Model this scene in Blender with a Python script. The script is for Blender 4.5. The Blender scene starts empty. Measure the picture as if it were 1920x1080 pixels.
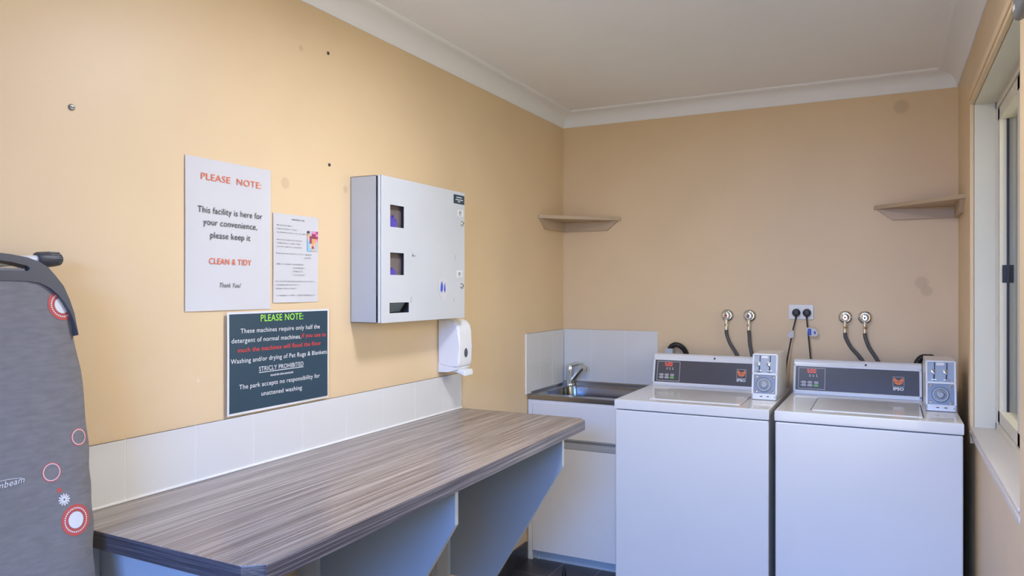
import bpy, bmesh, math, random
from mathutils import Vector, Matrix
random.seed(7)
R = math.radians
S = bpy.context.scene
COL = S.collection

# ------------------------------------------------------------------ camera, world, lights, exposure
cd = bpy.data.cameras.new('camera'); cam = bpy.data.objects.new('camera', cd); COL.objects.link(cam)
cd.sensor_width = 36.0; cd.lens = 36.0 * 1393.0 / 1920.0; cd.clip_start = 0.02
cam.location = (1.676, -3.95, 1.404); cam.rotation_euler = (R(90), 0, R(26.94))
S.camera = cam
S.view_settings.view_transform = 'Standard'; S.view_settings.look = 'None'
S.view_settings.exposure = 0.0; S.view_settings.gamma = 1.0; S.view_settings.use_curve_mapping = False

W = bpy.data.worlds.new('sky'); S.world = W; W.use_nodes = True
bg = W.node_tree.nodes['Background']; bg.inputs[0].default_value = (1.0, 0.97, 0.88, 1); bg.inputs[1].default_value = 3.3

def area(name, loc, target, sx, sy, power, color, shape='RECTANGLE'):
    l = bpy.data.lights.new(name, 'AREA'); l.shape = shape; l.size = sx
    if shape in ('RECTANGLE', 'ELLIPSE'): l.size_y = sy
    l.energy = power; l.color = color
    o = bpy.data.objects.new(name, l); COL.objects.link(o); o.location = loc
    o.rotation_euler = (Vector(target) - Vector(loc)).to_track_quat('-Z', 'Y').to_euler()
    return o
# the ceiling lamp's glow, the blue daylight from the open doorway behind the camera, daylight at the window
LAMP = (1.0, -2.15, 2.30)
area('ceiling_lamp_light', LAMP, (1.0, -2.15, 0), 0.28, 0.28, 21, (0.75, 0.79, 0.92), 'DISK')
area('doorway_daylight', (1.40, -6.0, 2.55), (1.1, -3.0, 0.55), 2.4, 1.5, 640, (0.06, 0.28, 0.92))
area('window_daylight', (3.1, -1.0, 2.0), (2.0, -1.2, 1.4), 1.6, 1.6, 46, (1.0, 0.72, 0.48))

# ------------------------------------------------------------------ materials
def mat(name, col, rough=0.5, metal=0.0, var=0.0, vscale=6.0, bump=0.0, bscale=200.0, emit=0.0, spec=0.5, stretch=None):
    m = bpy.data.materials.new(name); m.use_nodes = True
    nt = m.node_tree; b = nt.nodes['Principled BSDF']
    b.inputs['Base Color'].default_value = (*col, 1); b.inputs['Roughness'].default_value = rough
    b.inputs['Metallic'].default_value = metal; b.inputs['Specular IOR Level'].default_value = spec
    if emit:
        b.inputs['Emission Color'].default_value = (*col, 1); b.inputs['Emission Strength'].default_value = emit
    if var or bump:
        tc = nt.nodes.new('ShaderNodeTexCoord'); mp = nt.nodes.new('ShaderNodeMapping')
        nt.links.new(tc.outputs['Object'], mp.inputs[0])
        if stretch: mp.inputs['Scale'].default_value = stretch
    if var:
        n = nt.nodes.new('ShaderNodeTexNoise'); n.inputs['Scale'].default_value = vscale; n.inputs['Detail'].default_value = 4
        nt.links.new(mp.outputs[0], n.inputs['Vector'])
        r = nt.nodes.new('ShaderNodeValToRGB'); nt.links.new(n.outputs[0], r.inputs[0])
        r.color_ramp.elements[0].position = 0.3; r.color_ramp.elements[1].position = 0.7
        r.color_ramp.elements[0].color = (*[c * (1 - var) for c in col], 1)
        r.color_ramp.elements[1].color = (*[min(1, c * (1 + var)) for c in col], 1)
        nt.links.new(r.outputs[0], b.inputs['Base Color'])
    if bump:
        n2 = nt.nodes.new('ShaderNodeTexNoise'); n2.inputs['Scale'].default_value = bscale; n2.inputs['Detail'].default_value = 3
        nt.links.new(mp.outputs[0], n2.inputs['Vector'])
        bp = nt.nodes.new('ShaderNodeBump'); bp.inputs['Strength'].default_value = bump; bp.inputs['Distance'].default_value = 0.002
        nt.links.new(n2.outputs[0], bp.inputs['Height']); nt.links.new(bp.outputs[0], b.inputs['Normal'])
    return m

def laminate(name, stretch, c0, c1, c2, rough):
    m = bpy.data.materials.new(name); m.use_nodes = True; nt = m.node_tree; b = nt.nodes['Principled BSDF']
    tc = nt.nodes.new('ShaderNodeTexCoord')
    outs = []
    for sc, k in ((stretch, 1.0), (tuple(s * 3.1 for s in stretch), 1.0)):
        mp = nt.nodes.new('ShaderNodeMapping'); mp.inputs['Scale'].default_value = sc
        nt.links.new(tc.outputs['Object'], mp.inputs[0])
        n = nt.nodes.new('ShaderNodeTexNoise'); n.inputs['Scale'].default_value = 1.0; n.inputs['Detail'].default_value = 3
        n.inputs['Roughness'].default_value = 0.6
        nt.links.new(mp.outputs[0], n.inputs['Vector']); outs.append(n)
    mx = nt.nodes.new('ShaderNodeMix'); mx.data_type = 'FLOAT'; mx.inputs[0].default_value = 0.5
    nt.links.new(outs[0].outputs[0], mx.inputs[2]); nt.links.new(outs[1].outputs[0], mx.inputs[3])
    r = nt.nodes.new('ShaderNodeValToRGB'); nt.links.new(mx.outputs[0], r.inputs[0])
    e = r.color_ramp.elements; e[0].position = 0.36; e[0].color = (*c0, 1); e[1].position = 0.64; e[1].color = (*c2, 1)
    k = e.new(0.5); k.color = (*c1, 1)
    nt.links.new(r.outputs[0], b.inputs['Base Color'])
    b.inputs['Roughness'].default_value = rough
    return m

def wall_paint(name, col, stains=()):
    """tan satin paint with faint roller mottling and a few smudges that have a place of their own"""
    m = mat(name, col, rough=0.42, var=0.035, vscale=2.2, bump=0.05, bscale=160, spec=0.4)
    nt = m.node_tree; b = nt.nodes['Principled BSDF']
    src = b.inputs['Base Color'].links[0].from_socket
    geo = nt.nodes.new('ShaderNodeNewGeometry')
    for (p, rad, c) in stains:
        d = nt.nodes.new('ShaderNodeVectorMath'); d.operation = 'DISTANCE'; d.inputs[1].default_value = p
        nt.links.new(geo.outputs['Position'], d.inputs[0])
        mr = nt.nodes.new('ShaderNodeMapRange'); mr.inputs[1].default_value = rad; mr.inputs[2].default_value = rad * 0.6
        mr.inputs[3].default_value = 0; mr.inputs[4].default_value = 0.28
        nt.links.new(d.outputs[1 if 'Value' not in d.outputs else 'Value'], mr.inputs[0])
        mx = nt.nodes.new('ShaderNodeMix'); mx.data_type = 'RGBA'
        nt.links.new(mr.outputs[0], mx.inputs[0]); nt.links.new(src, mx.inputs[6]); mx.inputs[7].default_value = (*c, 1)
        src = mx.outputs[2]
    nt.links.new(src, b.inputs['Base Color'])
    return m

TAN = (0.76, 0.57, 0.345)
BR = (0.36, 0.24, 0.14)
m_wall = wall_paint('tan wall paint', TAN, [((0, -2.209, 1.731), 0.022, BR), ((0, -1.922, 1.745), 0.015, BR),
                                            ((1.809, 0, 1.429), 0.035, BR), ((0, -2.814, 1.067), 0.02, (.75, .6, .42)),
                                            ((1.725, 0, 2.258), 0.04, BR), ((1.83, 0, 1.39), 0.03, BR),
                                            ((0, -2.535, 1.152), 0.006, (.9, .85, .75)), ((0, -2.14, 2.17), 0.012, BR)])
m_ceil = mat("ceiling white", (0.93, 0.93, 0.94), 0.9, var=0.01)
m_corn = mat("cornice white", (0.88, 0.88, 0.89), 0.7)
m_tile = mat('white glazed tile', (0.70, 0.69, 0.67), 0.12)
m_grout = mat('pale grout', (0.86, 0.85, 0.82), 0.9)
m_floor = None
m_lam = laminate('streaked laminate', (95, 1.1, 95), (0.125, 0.092, 0.077), (0.27, 0.222, 0.195), (0.50, 0.43, 0.385), 0.28)
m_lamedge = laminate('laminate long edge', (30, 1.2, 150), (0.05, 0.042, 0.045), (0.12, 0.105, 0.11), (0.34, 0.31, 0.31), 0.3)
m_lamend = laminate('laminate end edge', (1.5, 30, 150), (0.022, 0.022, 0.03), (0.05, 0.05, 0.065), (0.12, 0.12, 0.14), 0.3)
m_gable = mat('blue grey melamine board', (0.30, 0.36, 0.43), 0.5, var=0.02)
m_gedge = mat('pale board edging', (0.50, 0.54, 0.58), 0.5)
m_white = mat('white enamel', (0.74, 0.74, 0.75), 0.22, var=0.01)
m_whitegloss = mat('glossy white enamel', (0.76, 0.755, 0.76), 0.08, var=0.01)
m_cab = mat('white cabinet laminate', (0.80, 0.80, 0.80), 0.35, var=0.01)
m_rail = mat('grey finger rail', (0.40, 0.42, 0.44), 0.4)
m_kick = mat('grey kickboard', (0.42, 0.52, 0.62), 0.5)
m_steel = mat('brushed stainless steel', (0.36, 0.345, 0.33), 0.28, 1.0, var=0.08, vscale=3, stretch=(1, 40, 40))
m_basin = mat('stainless basin', (0.24, 0.235, 0.235), 0.22, 1.0, var=0.05)
m_chrome = mat('chrome', (0.78, 0.80, 0.82), 0.08, 1.0, var=0.02)
m_zinc = mat('zinc plate', (0.30, 0.30, 0.295), 0.42, 0.6, var=0.06, vscale=30)
m_zincd = mat('dull zinc plate', (0.20, 0.195, 0.195), 0.38, 0.7, var=0.06, vscale=30)
m_brass = mat('pale brass', (0.62, 0.52, 0.45), 0.3, 1.0, var=0.05)
m_black = mat('black plastic', (0.012, 0.012, 0.013), 0.4, var=0.1)
m_blackgap = mat('dark gap', (0.01, 0.01, 0.01), 0.8, var=0.1)
m_hose = mat('grey braided hose', (0.085, 0.085, 0.085), 0.55, var=0.35, vscale=400)
m_rubber = mat('dark grey rubber', (0.05, 0.052, 0.06), 0.45, var=0.1)
m_panel = mat('charcoal control panel', (0.075, 0.072, 0.082), 0.25, var=0.04)
m_panelink = mat('panel white ink', (0.75, 0.75, 0.75), 0.5, var=0.02)
m_button = mat('pale button', (0.55, 0.56, 0.57), 0.4, var=0.02)
m_green = mat('green button', (0.16, 0.46, 0.08), 0.4, var=0.02)
m_led = mat('red led', (1.0, 0.10, 0.04), 0.4, emit=0.9)
m_reddot = mat('red mark', (0.65, 0.03, 0.03), 0.4, var=0.02)
m_bluedot = mat('blue mark', (0.02, 0.08, 0.45), 0.4, var=0.02)
m_orange = mat('orange emblem', (0.85, 0.20, 0.05), 0.5, var=0.03)
m_paper = mat('white paper', (0.63, 0.62, 0.63), 0.35, var=0.01)
m_navy = mat('navy print', (0.022, 0.055, 0.085), 0.35, var=0.06)
m_inkk = mat('black ink', (0.03, 0.03, 0.035), 0.5, var=0.02)
m_inkg = mat('grey ink', (0.42, 0.42, 0.44), 0.5, var=0.02)
m_inko = mat('orange ink', (0.80, 0.16, 0.06), 0.5, var=0.02)
m_inkgr = mat('lime ink', (0.36, 0.85, 0.07), 0.5, var=0.02)
m_inkr = mat('red ink', (0.80, 0.05, 0.04), 0.5, var=0.02)
m_inkw = mat('white ink', (0.76, 0.76, 0.77), 0.5, var=0.02)
m_inkb = mat('blue ink', (0.05, 0.10, 0.55), 0.5, var=0.05)
m_vend = mat('pale grey painted steel', (0.58, 0.60, 0.62), 0.38, var=0.03, vscale=4)
m_vendside = mat('grey painted steel', (0.50, 0.53, 0.55), 0.45, var=0.03, vscale=4)
m_vdark = mat('dark brown cavity', (0.17, 0.135, 0.13), 0.7, var=0.1)
m_purple = mat('purple packet', (0.10, 0.07, 0.42), 0.35, var=0.2, vscale=40)
m_soap = mat('white abs plastic', (0.82, 0.83, 0.85), 0.25, var=0.01)
m_cloth = mat('grey cotton cover', (0.205, 0.192, 0.185), 0.95, var=0.10, vscale=30, bump=0.25, bscale=900, stretch=(1, 1, 4))
m_clothred = mat('red print', (0.55, 0.10, 0.08), 0.9, var=0.03)
m_clothwht = mat('white print', (0.72, 0.71, 0.70), 0.9, var=0.03)
m_clothpnk = mat('pale pink print', (0.75, 0.50, 0.48), 0.9, var=0.03)
m_rim = mat('charcoal moulded rim', (0.065, 0.068, 0.078), 0.4, var=0.05)
m_tube = mat('cream enamelled tube', (0.72, 0.72, 0.69), 0.3, var=0.02)
m_cream = mat('cream window paint', (0.74, 0.70, 0.56), 0.4, var=0.02)
m_alu = mat('cream aluminium', (0.70, 0.64, 0.52), 0.35, var=0.02)
m_outlet = mat('white outlet plastic', (0.80, 0.79, 0.74), 0.3, var=0.02)
m_greyfit = mat('mid grey plastic', (0.17, 0.175, 0.18), 0.45, var=0.04)
m_shelf = mat('tan painted shelf', (0.52, 0.385, 0.25), 0.45, var=0.04)
m_sill = mat('pale sill paint', (0.70, 0.63, 0.56), 0.4, var=0.02)
m_siding = mat('blue grey siding', (0.20, 0.27, 0.30), 0.7, var=0.1)
m_grass = mat('grass', (0.10, 0.16, 0.05), 0.9, var=0.3)
m_diff = mat('lamp diffuser', (0.95, 0.97, 1.0), 0.4, emit=9.0)

def tile_floor():
    m = bpy.data.materials.new('dark floor tile'); m.use_nodes = True; nt = m.node_tree; b = nt.nodes['Principled BSDF']
    tc = nt.nodes.new('ShaderNodeNewGeometry'); mp = nt.nodes.new('ShaderNodeMapping')
    mp.inputs['Location'].default_value = (0.005, 0.052, 0)
    nt.links.new(tc.outputs['Position'], mp.inputs[0])
    br = nt.nodes.new('ShaderNodeTexBrick'); br.offset = 0; br.inputs['Scale'].default_value = 1
    br.inputs['Brick Width'].default_value = 0.2; br.inputs['Row Height'].default_value = 0.2
    br.inputs['Mortar Size'].default_value = 0.002; br.inputs['Mortar Smooth'].default_value = 0.1
    br.inputs['Color1'].default_value = (0.048, 0.044, 0.046, 1); br.inputs['Color2'].default_value = (0.062, 0.056, 0.058, 1)
    br.inputs['Mortar'].default_value = (0.24, 0.22, 0.21, 1)
    nt.links.new(mp.outputs[0], br.inputs['Vector']); nt.links.new(br.outputs[0], b.inputs['Base Color'])
    b.inputs['Roughness'].default_value = 0.35
    return m
m_floor = tile_floor()

def pane_glass():
    m = bpy.data.materials.new('window glass'); m.use_nodes = True; nt = m.node_tree
    for n in list(nt.nodes):
        if n.type != 'OUTPUT_MATERIAL': nt.nodes.remove(n)
    out = [n for n in nt.nodes if n.type == 'OUTPUT_MATERIAL'][0]
    tr = nt.nodes.new('ShaderNodeBsdfTransparent'); tr.inputs[0].default_value = (0.86, 0.93, 0.93, 1)
    gl = nt.nodes.new('ShaderNodeBsdfGlossy'); gl.inputs['Roughness'].default_value = 0.02
    fr = nt.nodes.new('ShaderNodeFresnel'); fr.inputs[0].default_value = 1.45
    mx = nt.nodes.new('ShaderNodeMixShader')
    nt.links.new(fr.outputs[0], mx.inputs[0]); nt.links.new(tr.outputs[0], mx.inputs[1]); nt.links.new(gl.outputs[0], mx.inputs[2])
    nt.links.new(mx.outputs[0], out.inputs[0])
    return m
m_glass = pane_glass()

# ------------------------------------------------------------------ mesh helpers
class Fr:
    """a flat frame: origin O, right U, up V, outward N"""
    def __init__(s, O, U, V):
        s.O = Vector(O); s.U = Vector(U).normalized(); s.V = Vector(V).normalized(); s.N = s.U.cross(s.V)
    def p(s, u, v, n=0.0): return s.O + s.U * u + s.V * v + s.N * n

class M:
    def __init__(s): s.bm = bmesh.new()
    def _faces(s, geom, mi):
        for g in geom:
            if isinstance(g, bmesh.types.BMFace): g.material_index = mi
    def boxf(s, f, u0, u1, v0, v1, n0, n1, bev=0.0, mi=0, seg=2, keep=None):
        bm = s.bm
        vs = [bm.verts.new(f.p(u, v, n)) for n in (n0, n1) for v in (v0, v1) for u in (u0, u1)]
        q = [(0, 2, 3, 1), (4, 5, 7, 6), (0, 1, 5, 4), (2, 6, 7, 3), (0, 4, 6, 2), (1, 3, 7, 5)]
        fs = [bm.faces.new([vs[i] for i in t]) for t in q]
        for x in fs: x.material_index = mi
        if bev > 0:
            es = list({e for x in fs for e in x.edges})
            r = bmesh.ops.bevel(bm, geom=es, offset=bev, segments=seg, profile=0.5, affect='EDGES', clamp_overlap=True)
            s._faces(r['faces'], mi)
        return s
    def box(s, a, b, bev=0.0, mi=0, seg=2):
        f = Fr((0, 0, 0), (1, 0, 0), (0, 1, 0))
        return s.boxf(f, min(a[0], b[0]), max(a[0], b[0]), min(a[1], b[1]), max(a[1], b[1]), min(a[2], b[2]), max(a[2], b[2]), bev, mi, seg)
    def prism(s, f, pts, n0, n1, bev=0.0, mi=0, seg=2, side=None):
        bm = s.bm
        a = [bm.verts.new(f.p(u, v, n0)) for u, v in pts]; b = [bm.verts.new(f.p(u, v, n1)) for u, v in pts]
        N = len(pts)
        fs = [bm.faces.new(list(reversed(a))), bm.faces.new(b)]
        for x in fs: x.material_index = mi
        for i in range(N):
            j = (i + 1) % N
            x = bm.faces.new((a[i], a[j], b[j], b[i])); x.material_index = mi if side is None else side; fs.append(x)
        if bev > 0:
            es = list({e for x in fs for e in x.edges})
            bmesh.ops.bevel(bm, geom=es, offset=bev, segments=seg, profile=0.5, affect='EDGES', clamp_overlap=True)
        return s
    def poly(s, f, pts, n=0.0, mi=0):
        x = s.bm.faces.new([s.bm.verts.new(f.p(u, v, n)) for u, v in pts]); x.material_index = mi
        return s
    def rect(s, f, u0, v0, u1, v1, n=0.0, mi=0): return s.poly(f, [(u0, v0), (u1, v0), (u1, v1), (u0, v1)], n, mi)
    def disc(s, f, u, v, r, n=0.0, mi=0, k=24): return s.poly(f, [(u + r * math.cos(t), v + r * math.sin(t)) for t in [2 * math.pi * i / k for i in range(k)]], n, mi)
    def ring(s, f, u, v, r0, r1, n=0.0, mi=0, k=32):
        bm = s.bm; A = []; B = []
        hf = n if callable(n) else (lambda a, b: n)
        for i in range(k):
            t = 2 * math.pi * i / k; c, d = math.cos(t), math.sin(t)
            A.append(bm.verts.new(f.p(u + r0 * c, v + r0 * d, hf(u + r0 * c, v + r0 * d))))
            B.append(bm.verts.new(f.p(u + r1 * c, v + r1 * d, hf(u + r1 * c, v + r1 * d))))
        for i in range(k):
            j = (i + 1) % k; x = bm.faces.new((A[i], B[i], B[j], A[j])); x.material_index = mi
        return s
    def lathe(s, o, ax, prof, k=24, mi=0, cap=True):
        o = Vector(o); ax = Vector(ax).normalized()
        t = Vector((0, 0, 1)) if abs(ax.z) < 0.9 else Vector((1, 0, 0))
        u = ax.cross(t).normalized(); w = ax.cross(u)
        bm = s.bm; rings = []
        for h, r in prof:
            rings.append([bm.verts.new(o + ax * h + (u * math.cos(2 * math.pi * i / k) + w * math.sin(2 * math.pi * i / k)) * max(r, 1e-5)) for i in range(k)])
        for a, b in zip(rings, rings[1:]):
            for i in range(k):
                j = (i + 1) % k; x = bm.faces.new((a[i], a[j], b[j], b[i])); x.material_index = mi
        if cap:
            x = bm.faces.new(list(reversed(rings[0]))); x.material_index = mi
            x = bm.faces.new(rings[-1]); x.material_index = mi
        return s
    def cyl(s, a, b, r, r2=None, k=20, mi=0):
        a = Vector(a); b = Vector(b); L = (b - a).length
        return s.lathe(a, b - a, [(0, r), (L, r if r2 is None else r2)], k, mi)
    def tube(s, pts, r, k=12, mi=0, sub=8):
        P = [Vector(p) for p in pts]
        if len(P) > 2 and sub > 1:
            Q = []
            E = [P[0] * 2 - P[1]] + P + [P[-1] * 2 - P[-2]]
            for i in range(len(P) - 1):
                a, b, c, d = E[i:i + 4]
                for j in range(sub):
                    t = j / sub
                    Q.append(0.5 * ((2 * b) + (c - a) * t + (2 * a - 5 * b + 4 * c - d) * t * t + (-a + 3 * b - 3 * c + d) * t ** 3))
            Q.append(P[-1]); P = Q
        bm = s.bm; rings = []; up = None
        for i, p in enumerate(P):
            d = (P[min(i + 1, len(P) - 1)] - P[max(i - 1, 0)]).normalized()
            if up is None:
                t = Vector((0, 0, 1)) if abs(d.z) < 0.9 else Vector((1, 0, 0)); up = d.cross(t).normalized()
            up = (up - d * up.dot(d)).normalized(); w = d.cross(up)
            rr = r(i / (len(P) - 1)) if callable(r) else r
            rings.append([bm.verts.new(p + (up * math.cos(2 * math.pi * j / k) + w * math.sin(2 * math.pi * j / k)) * rr) for j in range(k)])
        for a, b in zip(rings, rings[1:]):
            for i in range(k):
                j = (i + 1) % k; x = bm.faces.new((a[i], a[j], b[j], b[i])); x.material_index = mi
        for rg in (list(reversed(rings[0])), rings[-1]):
            x = bm.faces.new(rg); x.material_index = mi
        return s
    def text(s, f, txt, u0, v0, u1, v1, h, n, mi=0, bold=0.0, shear=0.0):
        """letters between two baseline points of the frame, capitals h high"""
        c = bpy.data.curves.new('t', 'FONT'); c.body = txt; c.offset = bold; c.shear = shear; c.resolution_u = 3; c.space_character = 1.06
        o = bpy.data.objects.new('t', c); COL.objects.link(o)
        dg = bpy.context.evaluated_depsgraph_get(); me = bpy.data.meshes.new_from_object(o.evaluated_get(dg))
        xs = [v.co.x for v in me.vertices]; x0, x1 = min(xs), max(xs)
        L = math.hypot(u1 - u0, v1 - v0); du, dv = (u1 - u0) / L, (v1 - v0) / L
        kx = L / (x1 - x0); ky = h / 0.70
        vs = []
        for v in me.vertices:
            a = (v.co.x - x0) * kx; b = v.co.y * ky
            vs.append(s.bm.verts.new(f.p(u0 + du * a - dv * b, v0 + dv * a + du * b, n)))
        for p in me.polygons:
            try:
                x = s.bm.faces.new([vs[i] for i in p.vertices]); x.material_index = mi
            except ValueError: pass
        bpy.data.objects.remove(o); bpy.data.meshes.remove(me); bpy.data.curves.remove(c)
        return s
    def plate(s, f, outer, holes, n0, n1, bev=0.0, mi=0, off=None):
        """a flat plate with holes, thickness n0..n1 along the frame's normal"""
        c = bpy.data.curves.new('p', 'CURVE'); c.dimensions = '2D'; c.fill_mode = 'BOTH'
        for loop in [outer] + list(holes):
            sp = c.splines.new('POLY'); sp.points.add(len(loop) - 1); sp.use_cyclic_u = True
            for q, (a, b) in zip(sp.points, loop): q.co = (a, b, 0, 1)
        c.extrude = (n1 - n0) / 2 - bev; c.bevel_depth = bev; c.bevel_resolution = 1; c.offset = off if off is not None else -bev
        o = bpy.data.objects.new('p', c); COL.objects.link(o)
        dg = bpy.context.evaluated_depsgraph_get(); me = bpy.data.meshes.new_from_object(o.evaluated_get(dg))
        vs = [s.bm.verts.new(f.p(v.co.x, v.co.y, v.co.z + (n0 + n1) / 2)) for v in me.vertices]
        for p in me.polygons:
            try:
                x = s.bm.faces.new([vs[i] for i in p.vertices]); x.material_index = mi
            except ValueError: pass
        bpy.data.objects.remove(o); bpy.data.meshes.remove(me); bpy.data.curves.remove(c)
        bmesh.ops.remove_doubles(s.bm, verts=vs, dist=1e-6)
        return s
    def soften(s, off, ang=60):
        bmesh.ops.recalc_face_normals(s.bm, faces=s.bm.faces)
        es = [e for e in s.bm.edges if len(e.link_faces) == 2 and e.calc_face_angle() > R(ang)]
        bmesh.ops.bevel(s.bm, geom=es, offset=off, segments=2, profile=0.5, affect='EDGES', clamp_overlap=True)
        return s
    def build(s, name, mats, parent=None, smooth=40, flat=False):
        me = bpy.data.meshes.new(name)
        if not flat: bmesh.ops.recalc_face_normals(s.bm, faces=s.bm.faces)
        if parent is not None:
            off = wloc(parent)
        else:
            cs = [v.co for v in s.bm.verts]
            off = Vector(((min(c.x for c in cs) + max(c.x for c in cs)) / 2, (min(c.y for c in cs) + max(c.y for c in cs)) / 2, min(c.z for c in cs)))
        bmesh.ops.translate(s.bm, verts=s.bm.verts, vec=-off)
        s.bm.to_mesh(me); s.bm.free()
        for m in (mats if isinstance(mats, (list, tuple)) else [mats]): me.materials.append(m)
        if smooth:
            for p in me.polygons: p.use_smooth = True
            me.set_sharp_from_angle(angle=R(smooth))
        o = bpy.data.objects.new(name, me); COL.objects.link(o)
        if smooth:
            wn = o.modifiers.new('weighted_normals', 'WEIGHTED_NORMAL'); wn.keep_sharp = True
        if parent is not None: o.parent = parent
        else: o.location = off
        return o

def wloc(o):
    v = Vector(o.location)
    while o.parent is not None:
        o = o.parent; v += o.location
    return v
def tag(o, label, cat, group=None):
    o['label'] = label; o['category'] = cat
    if group: o['group'] = group
    return o
def thing(name, loc, label, cat, group=None):
    o = bpy.data.objects.new(name, None); COL.objects.link(o); o.location = loc; o.empty_display_size = 0.05
    return tag(o, label, cat, group)
def struct(o): o['kind'] = 'structure'; return o
def copy_tree(o, parent=None):
    c = o.copy(); COL.objects.link(c)
    if parent is not None: c.parent = parent
    for ch in list(o.children): copy_tree(ch, c)
    return c

# ------------------------------------------------------------------ the room
XR, YB, ZC = 1.956, -4.75, 2.40           # right wall, wall behind the camera, ceiling
OY0, OY1, OZ0, OZ1 = -1.868, -0.72, 0.885, 2.085   # window opening
DX0, DX1, DZ = 0.80, 1.90, 2.05           # doorway behind the camera
LW = Fr((0, 0, 0), (0, 1, 0), (0, 0, 1))    # left wall: u = y, v = z, n = +x
BW = Fr((0, 0, 0), (1, 0, 0), (0, 0, 1))    # back wall: u = x, v = z, n = -y

struct(M().box((-0.1, YB - 0.1, -0.1), (XR + 0.12, 0.1, 0)).build('floor', m_floor, smooth=0))
struct(M().box((-0.1, YB - 0.1, ZC), (XR + 0.12, 0.1, ZC + 0.1)).build('ceiling', m_ceil, smooth=0))
struct(M().box((-0.1, YB - 0.1, 0), (0, 0.1, ZC)).build('wall_left', m_wall, smooth=0))
struct(M().box((0, 0, 0), (XR, 0.1, ZC)).build('wall_back', m_wall, smooth=0))
w = M()
w.box((XR, YB - 0.1, 0), (XR + 0.12, OY0, ZC)).box((XR, OY1, 0), (XR + 0.12, 0.1, ZC))
w.box((XR, OY0, 0), (XR + 0.12, OY1, OZ0)).box((XR, OY0, OZ1), (XR + 0.12, OY1, ZC))
struct(w.build('wall_right', m_wall, smooth=0))
w = M()
w.box((0, YB - 0.1, 0), (DX0, YB, ZC)).box((DX1, YB - 0.1, 0), (XR, YB, ZC)).box((DX0, YB - 0.1, DZ), (DX1, YB, ZC))
struct(w.build('wall_front', m_wall, smooth=0))

# cove cornice: the same profile along three walls (d = out from the wall, h = down from the ceiling)
cove = [(0, 0.078), (0.004, 0.078), (0.006, 0.072)]
for i in range(9):
    t = i / 8 * math.pi / 2
    cove.append((0.074 - 0.066 * math.cos(t), 0.068 - 0.056 * math.sin(t) * 1.0))
cove += [(0.080, 0.010), (0.086, 0.006), (0.086, 0), (0, 0)]
def cornice(name, a, b, out, mit0, mit1):
    a = Vector(a); b = Vector(b); d = (b - a).normalized(); out = Vector(out)
    m = M(); bm = m.bm; A = []; B = []
    for q, h in cove:
        A.append(bm.verts.new(a + out * q + d * (q * mit0) - Vector((0, 0, h)))); B.append(bm.verts.new(b + out * q - d * (q * mit1) - Vector((0, 0, h))))
    for i in range(len(A)):
        j = (i + 1) % len(A); bm.faces.new((A[i], A[j], B[j], B[i]))
    bm.faces.new(A); bm.faces.new(list(reversed(B)))
    return struct(m.build(name, m_corn, smooth=35))
cornice('trim_1', (0, YB, ZC), (0, 0, ZC), (1, 0, 0), 0, 1)
cornice('trim_2', (0, 0, ZC), (XR, 0, ZC), (0, -1, 0), 1, 1)
cornice('trim_3', (XR, YB, ZC), (XR, 0, ZC), (-1, 0, 0), 0, 1)

# dark skirting tiles along the left wall
m = M(); y = -0.49
while y > YB + 0.2:
    m.box((0, y - 0.128 if y == -0.49 else y - 0.198, 0), (0.009, y, 0.094), 0.0012)
    y -= 0.130 if y == -0.49 else 0.2
m.box((0, y, 0), (0.005, -0.49, 0.0935), mi=1)
struct(m.build('baseboard_left', [mat('dark skirting tile', (0.050, 0.046, 0.048), 0.3, var=0.1), m_grout]))

# window in the right wall
wf = M()
x0, x1 = 2.022, 2.079
wf.box((x0, OY1 - 0.024, OZ0), (x1, OY1, OZ1), 0.002).box((x0, OY0, OZ0), (x1, OY0 + 0.024, OZ1), 0.002)
wf.box((x0, OY0, OZ1 - 0.03), (x1, OY1, OZ1), 0.002).box((x0, OY0, OZ0), (x1, OY1, OZ0 + 0.03), 0.002)
win = struct(wf.build('window_1', m_alu))
sh = M()
yA, yB_ = OY1 - 0.026, -1.25
def sash(m, ya, yb, xa, xb):
    zz0, zz1 = OZ0 + 0.032, OZ1 - 0.032
    m.box((xa, ya - 0.044, zz0), (xb, ya, zz1), 0.002).box((xa, yb, zz0), (xb, yb + 0.044, zz1), 0.002)
    m.box((xa, yb, zz0), (xb, ya, zz0 + 0.045), 0.002).box((xa, yb, zz1 - 0.045), (xb, ya, zz1), 0.002)
sash(sh, yA, yB_, 2.027, 2.061)
s1 = sh.build('sliding_sash', m_alu, win)
sh = M(); sash(sh, yB_ + 0.03, OY0 + 0.026, 2.063, 2.077); s2 = sh.build('fixed_sash', m_alu, win)
for o, ya, yb, xx in ((s1, yA - 0.044, yB_ + 0.044, 2.054), (s2, yB_ - 0.014, OY0 + 0.07, 2.070)):
    M().box((xx - 0.002, yb, OZ0 + 0.077), (xx + 0.002, ya, OZ1 - 0.077)).build('pane', m_glass, o, smooth=0)
    g = M(); g.box((xx - 0.006, ya - 0.006, OZ0 + 0.077), (xx + 0.006, ya, OZ1 - 0.077)).box((xx - 0.006, yb, OZ0 + 0.077), (xx + 0.006, yb + 0.006, OZ1 - 0.077))
    g.build('gasket', m_black, o, smooth=0)
g = M().box((2.035, yA - 0.047, 1.423), (2.052, yA - 0.042, 1.486), 0.001); g.box((2.040, yA - 0.050, 1.435), (2.047, yA - 0.046, 1.474), 0.001)
g.build('latch', m_black, s1)
jm = M()
jm.box((XR, OY1 - 0.004, OZ0), (2.022, OY1 + 0.0, OZ1)).box((XR, OY0, OZ0), (2.022, OY0 + 0.004, OZ1)).box((XR, OY0, OZ1 - 0.004), (2.022, OY1, OZ1))
jm.build('jamb_lining', m_cream, win, smooth=0)
si = M()
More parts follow.
